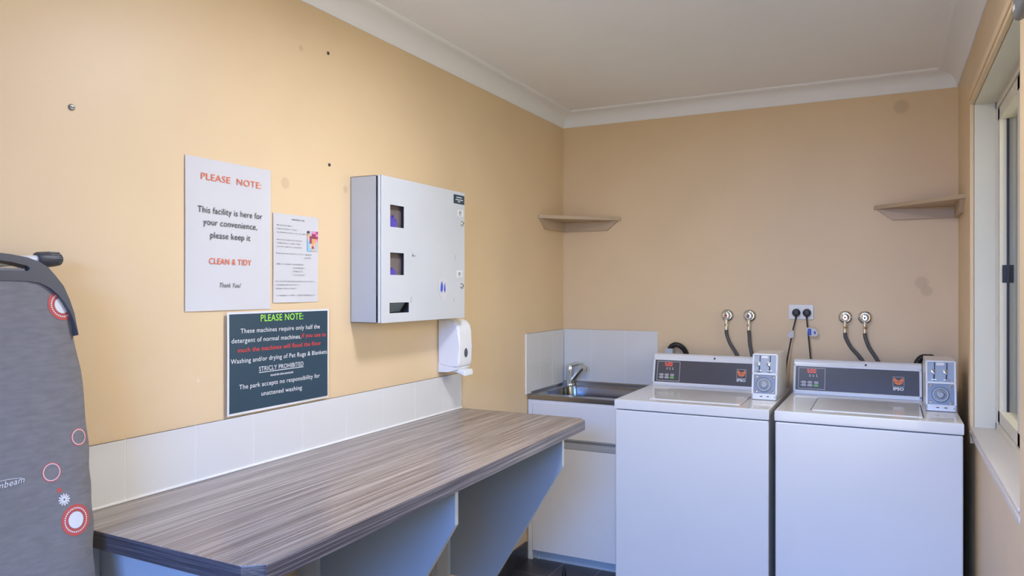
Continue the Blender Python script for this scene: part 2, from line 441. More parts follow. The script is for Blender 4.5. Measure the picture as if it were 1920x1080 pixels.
for (p_, za, zb, bv) in ((0.014, 0.880, 0.890, 0.003), (0.009, 0.868, 0.881, 0.001), (0.012, 0.853, 0.868, 0.003), (0.006, 0.838, 0.853, 0.001)):
    si.box((XR - p_, OY0, za), (XR + 0.004, OY1, zb), bv)
si.box((XR, OY0, 0.868), (2.022, OY1, 0.8895))
si.build('window_sill', m_sill, win)
ar = M()
def arch(a, b):
    ar.box(a, b, 0.004)
ar.box((XR - 0.014, OY1, 0.826), (XR, OY1 + 0.052, OZ1 + 0.052), 0.004)
ar.box((XR - 0.009, OY0 - 0.062, 0.826), (XR, OY0, OZ1 + 0.052), 0.003)
ar.box((XR - 0.014, OY0, OZ1), (XR, OY1, OZ1 + 0.052), 0.004)
ar.box((XR - 0.019, OY0, OZ1 + 0.014), (XR - 0.012, OY1, OZ1 + 0.04), 0.003)
ar.build('architrave', m_wall, win)

# outside the window: ground and a boarded fence across the passage
struct(M().box((2.2, -8, -0.32), (9, 8, -0.3)).build('ground', m_grass, smooth=0))
m = M(); z = -0.3
while z < 2.6:
    m.box((2.15, 4.0, z), (6.0, 4.03, z + 0.17), 0.004); z += 0.18
m.box((2.15, 4.02, -0.3), (6.0, 4.05, 2.6))
tag(m.build('boundary_fence', m_siding), 'blue grey board fence outside, glimpsed through the window glass', 'fence')

# ------------------------------------------------------------------ splashback tiles
def tiles(name, f, cuts, v0, v1, label, rows=(), tm=None):
    m = M(); tm = tm or m_tile
    u0, u1 = cuts[0], cuts[-1]
    m.boxf(f, u0, u1, v0, v1, 0, 0.0070, mi=1)
    if tm is m_tile and v1 < 1.1: m.boxf(f, u0, u1, v0 - 0.0018, v0 + 0.004, 0.0, 0.0115, 0.0015, mi=1)
    vs = [v0] + list(rows) + [v1]
    for a, b in zip(cuts, cuts[1:]):
        for c, d in zip(vs, vs[1:]):
            m.boxf(f, a + 0.0008, b - 0.0008, c + (0.0008 if c > v0 else 0.002), d - (0.0008 if d < v1 else 0), 0, 0.0075, 0.0004, 0)
    return tag(m.build(name, [tm, m_grout]), label, 'splashback')
cuts = [-3.37, -3.165, -2.96, -2.756, -2.549, -2.345, -2.14, -1.925, -1.713, -1.508, -1.304, -1.152]
tiles('tile_splashback', LW, cuts, 0.882, 1.033, 'single row of white wall tiles above the brown streaked bench')
tiles('tile_splashback', LW, [-0.5, -0.336, -0.17, -0.0085], 0.855, 1.167, 'white tile splashback on the left wall beside the sink corner')
tiles('tile_splashback', BW, [0.0085, 0.17, 0.374, 0.556], 0.877, 1.169, 'white tile splashback on the back wall behind the sink tap')

# ------------------------------------------------------------------ folding bench
bench = thing('laundry_bench', (0.3, -2.03, 0), 'long folding bench with brown streaked laminate top on grey angled supports', 'bench')
flat = Fr((0, 0, 0), (1, 0, 0), (0, 1, 0))
top = M()
outl = [(0.008, -2.926), (0.585, -2.934), (0.622, -2.905), (0.600, -1.192), (0.566, -1.150), (0.008, -1.150)]
top.prism(flat, outl, 0.840, 0.880, 0.004, 0, 2)
bmesh.ops.recalc_face_normals(top.bm, faces=top.bm.faces)
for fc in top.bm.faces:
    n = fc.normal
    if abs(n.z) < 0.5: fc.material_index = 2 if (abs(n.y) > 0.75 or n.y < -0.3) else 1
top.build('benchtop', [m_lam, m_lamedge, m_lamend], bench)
for yy in (-2.876, -2.153, -1.386):
    fr = Fr((0, yy, 0), (1, 0, 0), (0, 0, 1))
    g = M(); g.prism(fr, [(0.03, 0.25), (0.29, 0.25), (0.588, 0.735), (0.588, 0.840), (0.03, 0.840)], -0.009, 0.009, 0.0008, 0, 1, side=1)
    sp = g.build('support_panel', [m_gable, m_gedge], bench)
    c = M().boxf(fr, 0.045, 0.10, 0.1, 0.838, 0.009, 0.027, 0.001); c.boxf(fr, 0.002, 0.03, 0.1, 0.838, -0.006, 0.006)
    c.build('wall_cleat', m_gedge, sp)

# ------------------------------------------------------------------ signs on the left wall
def sheet(f, u0, v0, u1, v1, mi=0, n=0.002, curl=0.0, skew=0.0):
    """a thin laminated sheet with lightly lifted edges"""
    m = M(); bm = m.bm; k = 14; g = []
    for j in range(k + 1):
        row = []
        for i in range(k + 1):
            a, b = i / k, j / k
            e = max(abs(a - 0.5), abs(b - 0.5)) * 2
            row.append(bm.verts.new(f.p(u0 + (u1 - u0) * a + skew * (1 - b), v0 + (v1 - v0) * b, n + curl * e ** 6 * (0.5 + 0.5 * math.sin(5 * a + 3 * b)))))
        g.append(row)
    for j in range(k):
        for i in range(k):
            x = bm.faces.new((g[j][i], g[j][i + 1], g[j + 1][i + 1], g[j + 1][i])); x.material_index = mi
    r = bmesh.ops.extrude_face_region(bm, geom=list(bm.faces))
    bmesh.ops.translate(bm, verts=[v for v in r['geom'] if isinstance(v, bmesh.types.BMVert)], vec=f.N * -0.0008)
    return m
A3 = thing('paper_notice', (0.0, -2.424, 1.341), 'tall white notice asking people to keep the facility clean and tidy', 'notice')
sheet(LW, -2.580, 1.341, -2.274, 1.760, curl=0.002, skew=0.0).build('sheet', m_paper, A3)
N0 = 0.0042
t = M(); t.text(LW, 'PLEASE  NOTE:', -2.529, 1.7015, -2.312, 1.700, 0.0185, N0); t.build('heading_text', m_inko, A3, flat=True, smooth=0)
t = M()
t.text(LW, 'This facility is here for', -2.540, 1.611, -2.308, 1.609, 0.0175, N0)
t.text(LW, 'your convenience,', -2.522, 1.578, -2.328, 1.576, 0.0175, N0)
t.text(LW, 'please keep it', -2.498, 1.5425, -2.354, 1.542, 0.0175, N0)
t.build('body_text', m_inkk, A3, flat=True, smooth=0)
t = M(); t.text(LW, 'Thank You!', -2.466, 1.406, -2.390, 1.405, 0.013, N0, shear=0.25)
t.build('closing_text', m_inkk, A3, flat=True, smooth=0)
t = M(); t.text(LW, 'CLEAN & TIDY', -2.502, 1.471, -2.350, 1.470, 0.0165, N0, bold=0.008); t.build('emphasis_text', m_inko, A3, flat=True, smooth=0)

A4 = thing('paper_notice', (0.0, -2.163, 1.359), 'small white sheet of fine print with a colour picture beside the vending box', 'notice')
sheet(LW, -2.263, 1.359, -2.064, 1.634, curl=0.0022).build('sheet', m_paper, A4)
t = M()
def scribble(u0, v, u1, h, hmin=0.4):
    u = u0
    while u < u1:
        wd = random.uniform(0.004, 0.0125); e = min(u + wd, u1)
        c = u
        while c < e - 0.001:
            k = random.uniform(0.0010, 0.0016)
            t.rect(LW, c, v, c + k * 0.75, v + h * random.uniform(0.6, 1.0), N0)
            if random.random() < .6: t.rect(LW, c, v + h * random.choice((0, .4)), c + k * 1.5, v + h * random.choice((.55, .2)) + h * .18, N0)
            c += k * 1.5
        u = e + 0.0022
w_, hh = 0.199, 0.275
def row(xa, yv, xb, h=0.0036):
    scribble(-2.263 + w_ * xa, 1.634 - hh * yv, -2.263 + w_ * xb, h)
for r_ in ((.40, .06, .68, .005), (.07, .135, .42), (.07, .175, .50), (.07, .215, .74), (.07, .297, .62), (.07, .335, .62), (.07, .375, .62),
           (.06, .450, .66), (.70, .452, .84), (.68, .49, .84), (.06, .57, .66), (.43, .61, .69), (.43, .65, .64), (.43, .69, .70),
           (.05, .765, .92), (.06, .805, .55), (.06, .845, .5), (.06, .925, .93, .0042)): row(*r_)
t.build('fine_print', m_inkg, A4, flat=True, smooth=0)
p = M()
pu0, pu1, pv0, pv1 = -2.115, -2.0655, 1.523, 1.588
cols = [mat('picture ' + n, c, 0.5, var=0.1, vscale=60) for n, c in (('sky', (.25, .55, .75)), ('pink', (.75, .25, .50)), ('warm', (.75, .36, .16)), ('plum', (.32, .05, .10)), ('grey', (.5, .52, .55)), ('dark', (.03, .03, .05)), ('tan', (.75, .5, .35)))]
cells = [[0, 0, 6, 4, 4], [0, 6, 3, 4, 4], [0, 4, 2, 6, 4], [0, 3, 2, 2, 4], [4, 3, 2, 2, 1], [6, 3, 3, 3, 3], [2, 4, 3, 3, 1], [5, 4, 1, 1, 3]]
for j, rw in enumerate(cells):
    for i, c in enumerate(rw):
        p.rect(LW, pu0 + (pu1 - pu0) * i / 5, pv0 + (pv1 - pv0) * j / 8, pu0 + (pu1 - pu0) * (i + 1) / 5, pv0 + (pv1 - pv0) * (j + 1) / 8, N0, c)
p.build('colour_picture', cols, A4, flat=True, smooth=0)

NV = thing('paper_notice', (0.0, -2.234, 1.04), 'navy notice about washing detergent in a white border above the bench', 'notice')
sheet(LW, -2.446, 1.040, -2.021, 1.335, n=0.0095, curl=0.002).build('sheet', m_inkw, NV)
q = M(); q.rect(LW, -2.439, 1.047, -2.028, 1.329, 0.0120, 0)
q.build('navy_panel', m_navy, NV, flat=True, smooth=0)
N1 = 0.0124
t = M(); t.text(LW, 'PLEASE NOTE:', -2.322, 1.305, -2.143, 1.305, 0.020, N1, bold=0.006); t.build('heading_text', m_inkgr, NV, flat=True, smooth=0)
t = M(); kw = dict(bold=0.004)
t.text(LW, 'These machines require only half the', -2.399, 1.2735, -2.066, 1.272, 0.0135, N1, **kw)
t.text(LW, 'detergent of normal machines,', -2.432, 1.2465, -2.153, 1.2445, 0.0135, N1, **kw)
t.text(LW, 'Washing and/or drying of Pet Rugs & Blankets', -2.435, 1.188, -2.032, 1.187, 0.0135, N1, **kw)
t.text(LW, 'STRICLY PROHIBITED', -2.329, 1.1575, -2.142, 1.157, 0.0135, N1, **kw)
t.rect(LW, -2.329, 1.1525, -2.142, 1.1545, N1)
t.text(LW, 'The park accepts no responsibility for', -2.404, 1.1125, -2.066, 1.1115, 0.0135, N1, **kw)
t.text(LW, 'unattened washing', -2.320, 1.084, -2.149, 1.082, 0.0135, N1, **kw)
LWs = t
u = -2.283
while u < -2.190:
    k = random.uniform(0.0016, 0.0032)
    t.rect(LW, u, 1.138, u + k * 0.7, 1.138 + random.uniform(0.004, 0.0065), N1)
    if random.random() < .6: t.rect(LW, u, 1.139, u + k, 1.1405, N1)
    u += k + (0.002 if random.random() < .2 else 0.0006)
t.build('body_text', m_inkw, NV, flat=True, smooth=0)
t = M()
t.text(LW, 'if you use to', -2.149, 1.2465, -2.037, 1.2445, 0.0135, N1, **kw)
t.text(LW, 'much the machines will flood the floor', -2.409, 1.2185, -2.060, 1.2175, 0.0135, N1, **kw)
t.build('warning_text', m_inkr, NV, flat=True, smooth=0)

# ------------------------------------------------------------------ vending box
vend = thing('vending_box', (0.06, -1.61, 1.284), 'pale grey wall mounted coin vending box with two small display windows', 'vending machine')
D = 0.125
y0, y1, z0, z1 = -1.895, -1.327, 1.284, 1.791
m = M()
m.box((0, y0, z0), (0.002, y1, z1), mi=1)
m.box((0, y0, z0), (D - 0.016, y0 + 0.0016, z1)).box((0, y1 - 0.0016, z0), (D - 0.016, y1, z1))
m.box((0, y0, z0), (D - 0.016, y1, z0 + 0.0016)).box((0, y0, z1 - 0.0016), (D - 0.016, y1, z1))
m.box((0.100, y0 + 0.014, 1.375), (0.104, y1 - 0.004, z1 - 0.004), mi=1)
m.box((0.02, -1.66, z0 + 0.002), (D - 0.0165, -1.655, 1.375), mi=1)
m.box((0.104, -1.86, 1.440), (D - 0.0045, -1.70, 1.446), mi=1).box((0.104, -1.86, 1.604), (D - 0.0045, -1.70, 1.610), mi=1)
m.build('cabinet', [m_vendside, m_vdark], vend, smooth=0)
dr = M()
def rc(u0, v0, u1, v1): return [(u0, v0), (u1, v0), (u1, v1), (u0, v1)]
dr.plate(LW, rc(y0 + 0.010, z0 - 0.001, y1 + 0.001, z1 + 0.001), [rc(-1.834, 1.618, -1.751, 1.695), rc(-1.834, 1.450, -1.751, 1.528), rc(-1.838, 1.316, -1.720, 1.352)], D - 0.003, D, 0.001)
for q in ((y0 + 0.010, z0 - 0.001, y0 + 0.0125, z1 + 0.001), (y1 - 0.0015, z0 - 0.001, y1 + 0.001, z1 + 0.001), (y0 + 0.010, z0 - 0.001, y1 + 0.001, z0 + 0.0015), (y0 + 0.010, z1 - 0.0015, y1 + 0.001, z1 + 0.001)):
    dr.boxf(LW, q[0], q[2], q[1], q[3], D - 0.0155, D - 0.002)
door = dr.build('door', m_vend, vend, smooth=30)
h = M()
h.cyl((D - 0.006, y0 + 0.004, z0), (D - 0.006, y0 + 0.004, z1), 0.0045, k=10)
for i in range(24): h.cyl((D - 0.006, y0 + 0.004, z0 + i * 0.021 + 0.01), (D - 0.006, y0 + 0.004, z0 + i * 0.021 + 0.0108), 0.0052, k=10)
h.build('piano_hinge', m_vend, vend)
DF = D + 0.0008
t = M(); t.rect(LW, -1.413, 1.743, -1.330, 1.779, DF); o = t.build('dark_sticker', m_navy, door, flat=True, smooth=0)
t = M(); u = -1.398
for (a, b, v) in ((-1.392, -1.350, 1.767), (-1.398, -1.343, 1.7575), (-1.382, -1.362, 1.7505)):
    u = a
    while u < b:
        k = random.uniform(0.002, 0.004); t.rect(LW, u, v, u + k * .75, v + 0.0042, DF + 0.0003); u += k
t.build('sticker_print', m_inkw, door, flat=True, smooth=0)
for (a, b, c, d, s) in ((-1.386, 1.694, -1.340, 1.720, '$2'), (-1.391, 1.447, -1.345, 1.475, '$1')):
    t = M(); t.rect(LW, a, b, c, d, DF, 0); t.text(LW, s, a + 0.014, b + 0.010, c - 0.013, b + 0.010, 0.011, DF + 0.0004, 1, bold=0.02)
    t.rect(LW, a + 0.014, b + 0.004, c - 0.014, b + 0.0055, DF + 0.0004, 1)
    t.build('price_sticker', [m_inkw, m_inkk], door, flat=True, smooth=0)
for (a, b) in ((-1.350, 1.666), (-1.354, 1.413)):
    t = M().lathe((D - 0.001, a, b), (1, 0, 0), [(0, 0.011), (0.003, 0.011), (0.004, 0.008), (0.009, 0.0075), (0.010, 0.006)], 20)
    t.box((D + 0.0088, a - 0.001, b - 0.004), (D + 0.0093, a + 0.001, b + 0.004), mi=1)
    t.build('cam_lock', [m_chrome, m_black], door)
t = M(); t.poly(LW, [(-1.531, 1.441), (-1.464, 1.440), (-1.461, 1.395), (-1.476, 1.358), (-1.497, 1.358), (-1.519, 1.380)], DF, 0)
t.poly(LW, [(-1.512, 1.395), (-1.502, 1.385), (-1.494, 1.398), (-1.492, 1.412), (-1.500, 1.432), (-1.508, 1.420)], DF + 0.0004, 1)
t.poly(LW, [(-1.487, 1.395), (-1.477, 1.385), (-1.474, 1.400), (-1.478, 1.420), (-1.476, 1.430), (-1.484, 1.415)], DF + 0.0004, 1)
t.build('worn_sticker', [m_paper, m_inkb], door, flat=True, smooth=0)
m_scuff = mat('grey scuff', (0.42, 0.43, 0.45), 0.5, var=0.2, vscale=80)
for (a, b, c, d) in ((-1.70, 1.519, -1.676, 1.524), (-1.70, 1.519, -1.695, 1.535), (-1.405, 1.517, -1.399, 1.535), (-1.711, 1.350, -1.705, 1.372), (-1.412, 1.350, -1.408, 1.365)):
    t = M(); t.rect(LW, a, b, c, d, DF); t.build('scuff_mark', m_scuff, door, flat=True, smooth=0)
t = M(); t.prism(Fr((0, 0, 0), (1, 0, 0), (0, 0, 1)), [(0.085, 1.318), (0.108, 1.350), (0.104, 1.350), (0.081, 1.318)], 1.722, 1.836, 0)
t.build('chute_flap', mat('steel chute', (0.42, 0.50, 0.55), 0.35, 0.6, var=0.1), door)
for (a, z, hgt, lb) in ((-1.812, 1.6102, 0.052, 'purple packet behind the upper window of the vending box'), (-1.818, 1.4462, 0.030, 'purple packet behind the lower window of the vending box')):
    f = Fr((0.106, a, z), (0, 1, 0), (0, 0, 1)); m = M()
    m.prism(f, [(-0.012, 0), (0.028, 0), (0.032, hgt * 0.55), (0.024, hgt * 0.75), (0.018, hgt * 0.6), (0.012, hgt), (0.004, hgt * 0.7), (-0.006, hgt * 0.9), (-0.013, hgt * 0.5)], 0, 0.010, 0.0015)
    tag(m.build('detergent_packet', m_purple), lb, 'packet')

# ------------------------------------------------------------------ soap dispenser under it
sd = thing('soap_dispenser', (0.05, -1.29, 1.05), 'white plastic soap dispenser on the wall below the vending box', 'soap dispenser')
prof = [(0, 1.086), (0, 1.274), (0.055, 1.276), (0.080, 1.268), (0.096, 1.250), (0.103, 1.225), (0.105, 1.160), (0.104, 1.095), (0.098, 1.078), (0.060, 1.074)]
fr = Fr((0, -1.336, 0), (1, 0, 0), (0, 0, 1))
m = M(); m.prism(fr, prof, -0.108, 0.0, 0.010, 0, 3); m.build('cover', m_soap, sd, smooth=50)
m = M(); m.prism(fr, [(0, 1.052), (0, 1.100), (0.05, 1.076), (0.097, 1.078), (0.09, 1.066), (0.05, 1.056)], -0.106, -0.002, 0.004, 0, 2); m.build('back_plate', m_soap, sd, smooth=50)
m = M(); m.prism(fr, [(0.055, 1.068), (0.118, 1.066), (0.121, 1.042), (0.115, 1.040), (0.100, 1.054), (0.055, 1.056)], -0.088, -0.020, 0.004, 0, 2); m.build('push_lever', m_soap, sd, smooth=50)
m = M(); f2 = Fr((0.1052, -1.282, 1.135), (0, 1, 0), (0, 0, 1))
k = 28; m.prism(f2, [(0.013 * math.cos(2 * math.pi * i / k), 0.019 * math.sin(2 * math.pi * i / k)) for i in range(k)], -0.002, 0.0012, 0.0004)
m.build('level_window', mat('smoky window', (0.10, 0.10, 0.13), 0.15, var=0.05), sd)

# ------------------------------------------------------------------ screws in the left wall
def screw(y, z, r, label, mtl):
    m = M().lathe((0, y, z), (1, 0, 0), [(0, r), (0.002, r), (0.0035, r * 0.7)], 16); m.box((0.0032, y - r * 0.7, z - r * 0.12), (0.0038, y + r * 0.7, z + r * 0.12), mi=1)
    tag(m.build('wall_screw', [mtl, m_black]), label, 'screw', 'screws left in the tan wall')
screw(-2.887, 1.819, 0.0075, 'steel screw high on the tan wall above the ironing board', m_zincd)
screw(-2.012, 2.190, 0.0055, 'dark screw just below the left ceiling cornice', m_rubber)
screw(-2.006, 1.817, 0.0055, 'dark screw up and left of the vending box corner', m_rubber)

# ------------------------------------------------------------------ ironing board leaning on the left wall
KL = 0.17
ib = thing('ironing_board', (0.25, -3.16, 0), 'grey cloth covered ironing board leaning on the left wall by the bench', 'ironing board')
sl = math.sqrt(1 + KL * KL)
IB = Fr((0.10, -3.16, 1.47), (0, 1, 0), (-KL, 0, 1))     # u across, v up along the board, n out of the cloth
# half width at a distance down the board from the top
HW = [(-0.052, 0.05), (-0.045, 0.10), (-0.030, 0.145), (-0.010, 0.163), (0.03, 0.172), (0.09, 0.181), (0.14, 0.187), (0.20, 0.193), (0.27, 0.199), (0.36, 0.201), (0.45, 0.200), (0.56, 0.196), (0.70, 0.187), (0.9, 0.165), (1.1, 0.130), (1.25, 0.090), (1.33, 0.05), (1.36, 0.015)]
def dd(z): return (1.47 - z) * sl
OUT = [(0.0, 0.055), (0.002, 0.075), (0.007, 0.105), (0.015, 0.128), (0.027, 0.146), (0.045, 0.160), (0.066, 0.174), (0.095, 0.184), (0.125, 0.191), (0.171, 0.195), (0.24, 0.202), (0.32, 0.202), (0.42, 0.201), (0.54, 0.195), (0.67, 0.186), (0.9, 0.165), (1.1, 0.130), (1.25, 0.090), (1.34, 0.045), (1.375, 0.008)]
def hw(d):
    for (a, b), (c, e) in zip(OUT, OUT[1:]):
        if a <= d <= c: return b + (e - b) * (d - a) / (c - a)
    return 0.055 if d < 0 else 0.008
INN = [(0.056, 0.0), (0.056, 0.06), (0.056, 0.10), (0.060, 0.125), (0.070, 0.145), (0.085, 0.161), (0.10, 0.172), (0.12, 0.182), (0.145, 0.1895), (0.171, 0.1943)]
def puff(u, v):
    d = -v; h_ = hw(max(d, 0.0))
    t_ = min(1, abs(u) / max(h_, 0.01))
    wr = 0.0018 * math.sin(42 * d + 3 * math.sin(9 * d)) * max(0, t_ - 0.72) * 3 + 0.0007 * math.sin(17 * d + 31 * u)
    return 0.004 + 0.014 * (1 - t_ ** 7) + wr
m = M(); bm = m.bm; rows = []; NR, NC = 150, 40
for j in range(NR + 1):
    d = 0.03 + (1.37 - 0.03) * j / NR
    h_ = hw(d) - 0.001 + 0.0016 * math.sin(55 * d + 2 * math.sin(13 * d))
    if d < 0.175:                       # tucked inside the moulded rim
        for (a, b), (c, e) in zip(INN, INN[1:]):
            if a <= d <= c and c > a: h_ = min(h_, b + (e - b) * (d - a) / (c - a) + 0.012)
        if d < 0.056: h_ = min(h_, 0.10)
    row_ = []
    for i in range(NC + 1):
        t_ = -1 + 2 * i / NC; u_ = h_ * math.copysign(abs(t_) ** 0.8, t_)
        row_.append(bm.verts.new(IB.p(u_, -d, puff(u_, -d))))
    rows.append(row_)
for a, b in zip(rows, rows[1:]):
    for i in range(NC): bm.faces.new((a[i], b[i], b[i + 1], a[i + 1]))
back = [[bm.verts.new(Vector(r_[k_].co) - IB.N * 0.022) for k_ in (0, NC)] for r_ in rows]
for j in range(NR):
    bm.faces.new((rows[j][0], back[j][0], back[j + 1][0], rows[j + 1][0])); bm.faces.new((rows[j][NC], rows[j + 1][NC], back[j + 1][1], back[j][1]))
    bm.faces.new((back[j][0], back[j][1], back[j + 1][1], back[j + 1][0]))
bmesh.ops.recalc_face_normals(bm, faces=bm.faces)
# printed circles, lying on the cloth
def pf(e): return lambda a, b: puff(a, b) + e
def P_(y, z): return (y + 3.16, -(1.47 - z) * sl)
def cr(y, z, r0, r1, mi, e=0.0006, k=48):
    before = set(m.bm.faces); m.ring(IB, *P_(y, z), r0, r1, pf(e), mi, k)
    drop = []
    for fc_ in set(m.bm.faces) - before:             # the print stops at the edge of the cloth
        c_ = fc_.calc_center_median() - IB.O
        if abs(c_.dot(IB.U)) > hw(-c_.dot(IB.V)) - 0.004: drop.append(fc_)
    bmesh.ops.delete(m.bm, geom=drop, context='FACES')
for (y, z) in ((-2.990, 1.365), (-3.009, 0.932)):
    kk = 1.0
    cr(y, z, 0.0205, 0.031, 1); cr(y, z, 0.0002, 0.0165, 2); cr(y, z, 0.0175, 0.0205, 1, 0.0009)
    uu, vv = P_(y, z)
    for i in range(34):
        a = 2 * math.pi * i / 34; cu, cv = uu + 0.0235 * math.cos(a), vv + 0.0235 * math.sin(a)
        if abs(cu) < hw(-cv) - 0.004: m.ring(IB, cu, cv, 0.0002, 0.0017, pf(0.0010), 2, 8)
for (y, z, r) in ((-2.983, 1.093, 0.0165), (-3.048, 1.035, 0.0175)):
    cr(y, z, r - 0.0022, r, 3); cr(y, z, r, r + 0.0015, 1)
cr(-3.037, 0.997, 0.0003, 0.0048, 1)
uu, vv = P_(-3.029, 0.977)
for i in range(12):
    a = 2 * math.pi * i / 12; ca, sa = math.cos(a), math.sin(a)
    pts = [(0.003, -0.0012), (0.010, -0.0016), (0.0128, 0), (0.010, 0.0016), (0.003, 0.0012)]
    fcs = [m.bm.verts.new(IB.p(uu + x * ca - y_ * sa, vv + x * sa + y_ * ca, puff(uu + x * ca - y_ * sa, vv + x * sa + y_ * ca) + 0.0007)) for x, y_ in pts]
    m.bm.faces.new(fcs).material_index = 2
m.ring(IB, uu, vv, 0.0022, 0.0042, pf(0.0008), 2, 16)
tx0, tv0 = P_(-3.165, 1.024); tx1, tv1 = P_(-3.101, 1.028)
m.text(IB, 'Sunbeam', tx0, tv0, tx1, tv1, 0.0115, puff(tx0 + .03, tv0) + 0.0012, 2, shear=0.35)
for i in range(16):
    a, b = i / 16, (i + 1) / 16
    q = lambda s_: (tx0 + 0.008 + 0.052 * s_, tv0 + 0.0115 + 0.0035 * math.sin(math.pi * (0.25 + s_ * 0.7)))
    (ua, va), (ub, vb) = q(a), q(b)
    m.poly(IB, [(ua, va), (ub, vb), (ub, vb + 0.0009), (ua, va + 0.0009)], puff(tx0 + .03, tv0) + 0.0012, 2)
m.build('cover', [m_cloth, m_clothred, m_clothwht, m_clothpnk], ib, flat=True, smooth=60)
# moulded rim with its hanging slot
outr = [(b, -a) for a, b in OUT[:10]]; inr = [(b, -a) for a, b in INN]
loop = [(0, 0.001)] + outr + [(b, c) for b, c in reversed(inr[1:])]
loop = outr + list(reversed(inr[1:]))
full = [(-x, y) for x, y in reversed(outr)] + outr + list(reversed(inr[1:])) + [(-x, y) for x, y in inr[1:]]
slot = [(-0.103, -0.026), (-0.108, -0.030), (-0.104, -0.035), (0.104, -0.035), (0.109, -0.030), (0.104, -0.025), (0.075, -0.018), (0.04, -0.014), (0, -0.013), (-0.04, -0.014), (-0.075, -0.018)]
m = M(); m.plate(IB, full, [slot], -0.004, 0.020).soften(0.003); m.build('moulded_rim', m_rim, ib, smooth=60)
# legs folded behind the board: a cream tube with a ribbed rubber foot
m = M(); m.tube([(0.055, -3.33, 1.40), (0.055, -3.10, 1.452), (0.056, -3.03, 1.461), (0.056, -2.985, 1.4645)], 0.0105, 16)
m.tube([(0.075, -3.02, 1.10), (0.062, -2.992, 1.30), (0.055, -2.99, 1.41), (0.055, -3.0, 1.44), (0.055, -3.03, 1.452)], 0.010, 14)
m.tube([(0.16, -3.30, 0.45), (0.10, -3.30, 0.9), (0.055, -3.33, 1.40)], 0.010, 14)
leg = m.build('leg', m_tube, ib)
m = M(); ax = Vector((0.0, 1, 0.06))
m.lathe((0.056, -2.999, 1.464), ax, [(0, 0.0150), (0.003, 0.0168), (0.02, 0.0172), (0.040, 0.0155), (0.050, 0.0130), (0.054, 0.008)], 28)
for i in range(10):
    a = 2 * math.pi * i / 10; d_ = Vector((math.cos(a), 0, math.sin(a)))
    c0 = Vector((0.056, -2.976, 1.466)) + d_ * 0.0152; c1 = Vector((0.056, -2.952, 1.4675)) + d_ * 0.0138
    m.cyl(c0, c1, 0.0024, 0.0015, 8)
m.build('rubber_foot', m_rubber, leg)

# ------------------------------------------------------------------ corner shelves
def corner_shelf(xc, sgn, label):
    a = 0.348
    t = thing('corner_shelf', (xc + sgn * 0.1, -0.1, 1.715), label, 'shelf', 'tan corner shelves')
    f = Fr((xc, 0, 0), (sgn, 0, 0), (0, -1, 0)) if sgn < 0 else Fr((xc, 0, 0), (1, 0, 0), (0, 1, 0))
    sv = 1 if sgn < 0 else -1
    pts = [(0, 0), (a, 0), (a, sv * 0.012), (0.012, sv * a), (0, sv * a)]
    m = M(); zz = f.N.z
    z_a, z_b = (1.777, 1.795)
    m.prism(f, pts, zz * z_a, zz * z_b, 0.001); m.build('shelf_board', m_shelf, t)
    fb = Fr((xc, 0, 0), (sgn, 0, 0), (0, 0, 1)); s_ = -1 if fb.N.y > 0 else 1
    m = M(); m.prism(fb, [(0, 1.725), (0.27, 1.725), (0.335, 1.777), (0, 1.777)], 0, s_ * 0.018, 0.001); m.build('cleat', m_shelf, t)
    fl = Fr((xc, 0, 0), (0, -1, 0), (0, 0, 1)); s_ = 1 if fl.N.x * sgn > 0 else -1
    m = M(); m.prism(fl, [(0.018, 1.725), (0.27, 1.725), (0.335, 1.777), (0.018, 1.777)], 0, s_ * 0.018, 0.001); m.build('cleat', m_shelf, t)
corner_shelf(0.0, 1, 'tan corner shelf above the stainless steel sink')
corner_shelf(XR, -1, 'tan corner shelf between the back wall and the window')

# ------------------------------------------------------------------ sink cabinet, tub and tap
YF = -0.475
cab = thing('sink_cabinet', (0.29, -0.24, 0), 'white laundry cabinet under the stainless steel sink', 'cabinet')
m = M()
m.box((0.004, YF, 0.0), (0.028, -0.01, 0.828), 0.001).box((0.546, YF, 0.0), (0.570, -0.01, 0.828), 0.001)
m.box((0.028, YF, 0.800), (0.546, YF + 0.018, 0.828)).box((0.028, -0.03, 0.800), (0.546, -0.01, 0.828)).box((0.028, -0.03, 0.05), (0.546, -0.01, 0.80)).box((0.028, YF + 0.02, 0.05), (0.546, -0.03, 0.068))
m.build('carcass', m_cab, cab)
M().box((0.030, YF - 0.002, 0.640), (0.544, YF + 0.016, 0.815), 0.0015).build('top_panel', m_cab, cab)
m = M(); f = Fr((0.031, 0, 0), (0, 1, 0), (0, 0, 1))
m.prism(f, [(YF, 0.592), (YF, 0.600), (YF + 0.012, 0.606), (YF + 0.016, 0.626), (YF, 0.634), (YF, 0.639), (YF + 0.024, 0.639), (YF + 0.024, 0.592)], 0, 0.512, 0.0)
m.build('finger_rail', m_rail, cab)
M().box((0.030, YF - 0.002, 0.050), (0.544, YF + 0.016, 0.590), 0.0015).build('door', m_cab, cab)
m = M().box((0.030, YF + 0.028, 0.0), (0.544, YF + 0.044, 0.048)); m.cyl((0.052, YF + 0.026, 0), (0.052, YF + 0.026, 0.045), 0.006, k=12); m.build('kickboard', m_kick, cab)

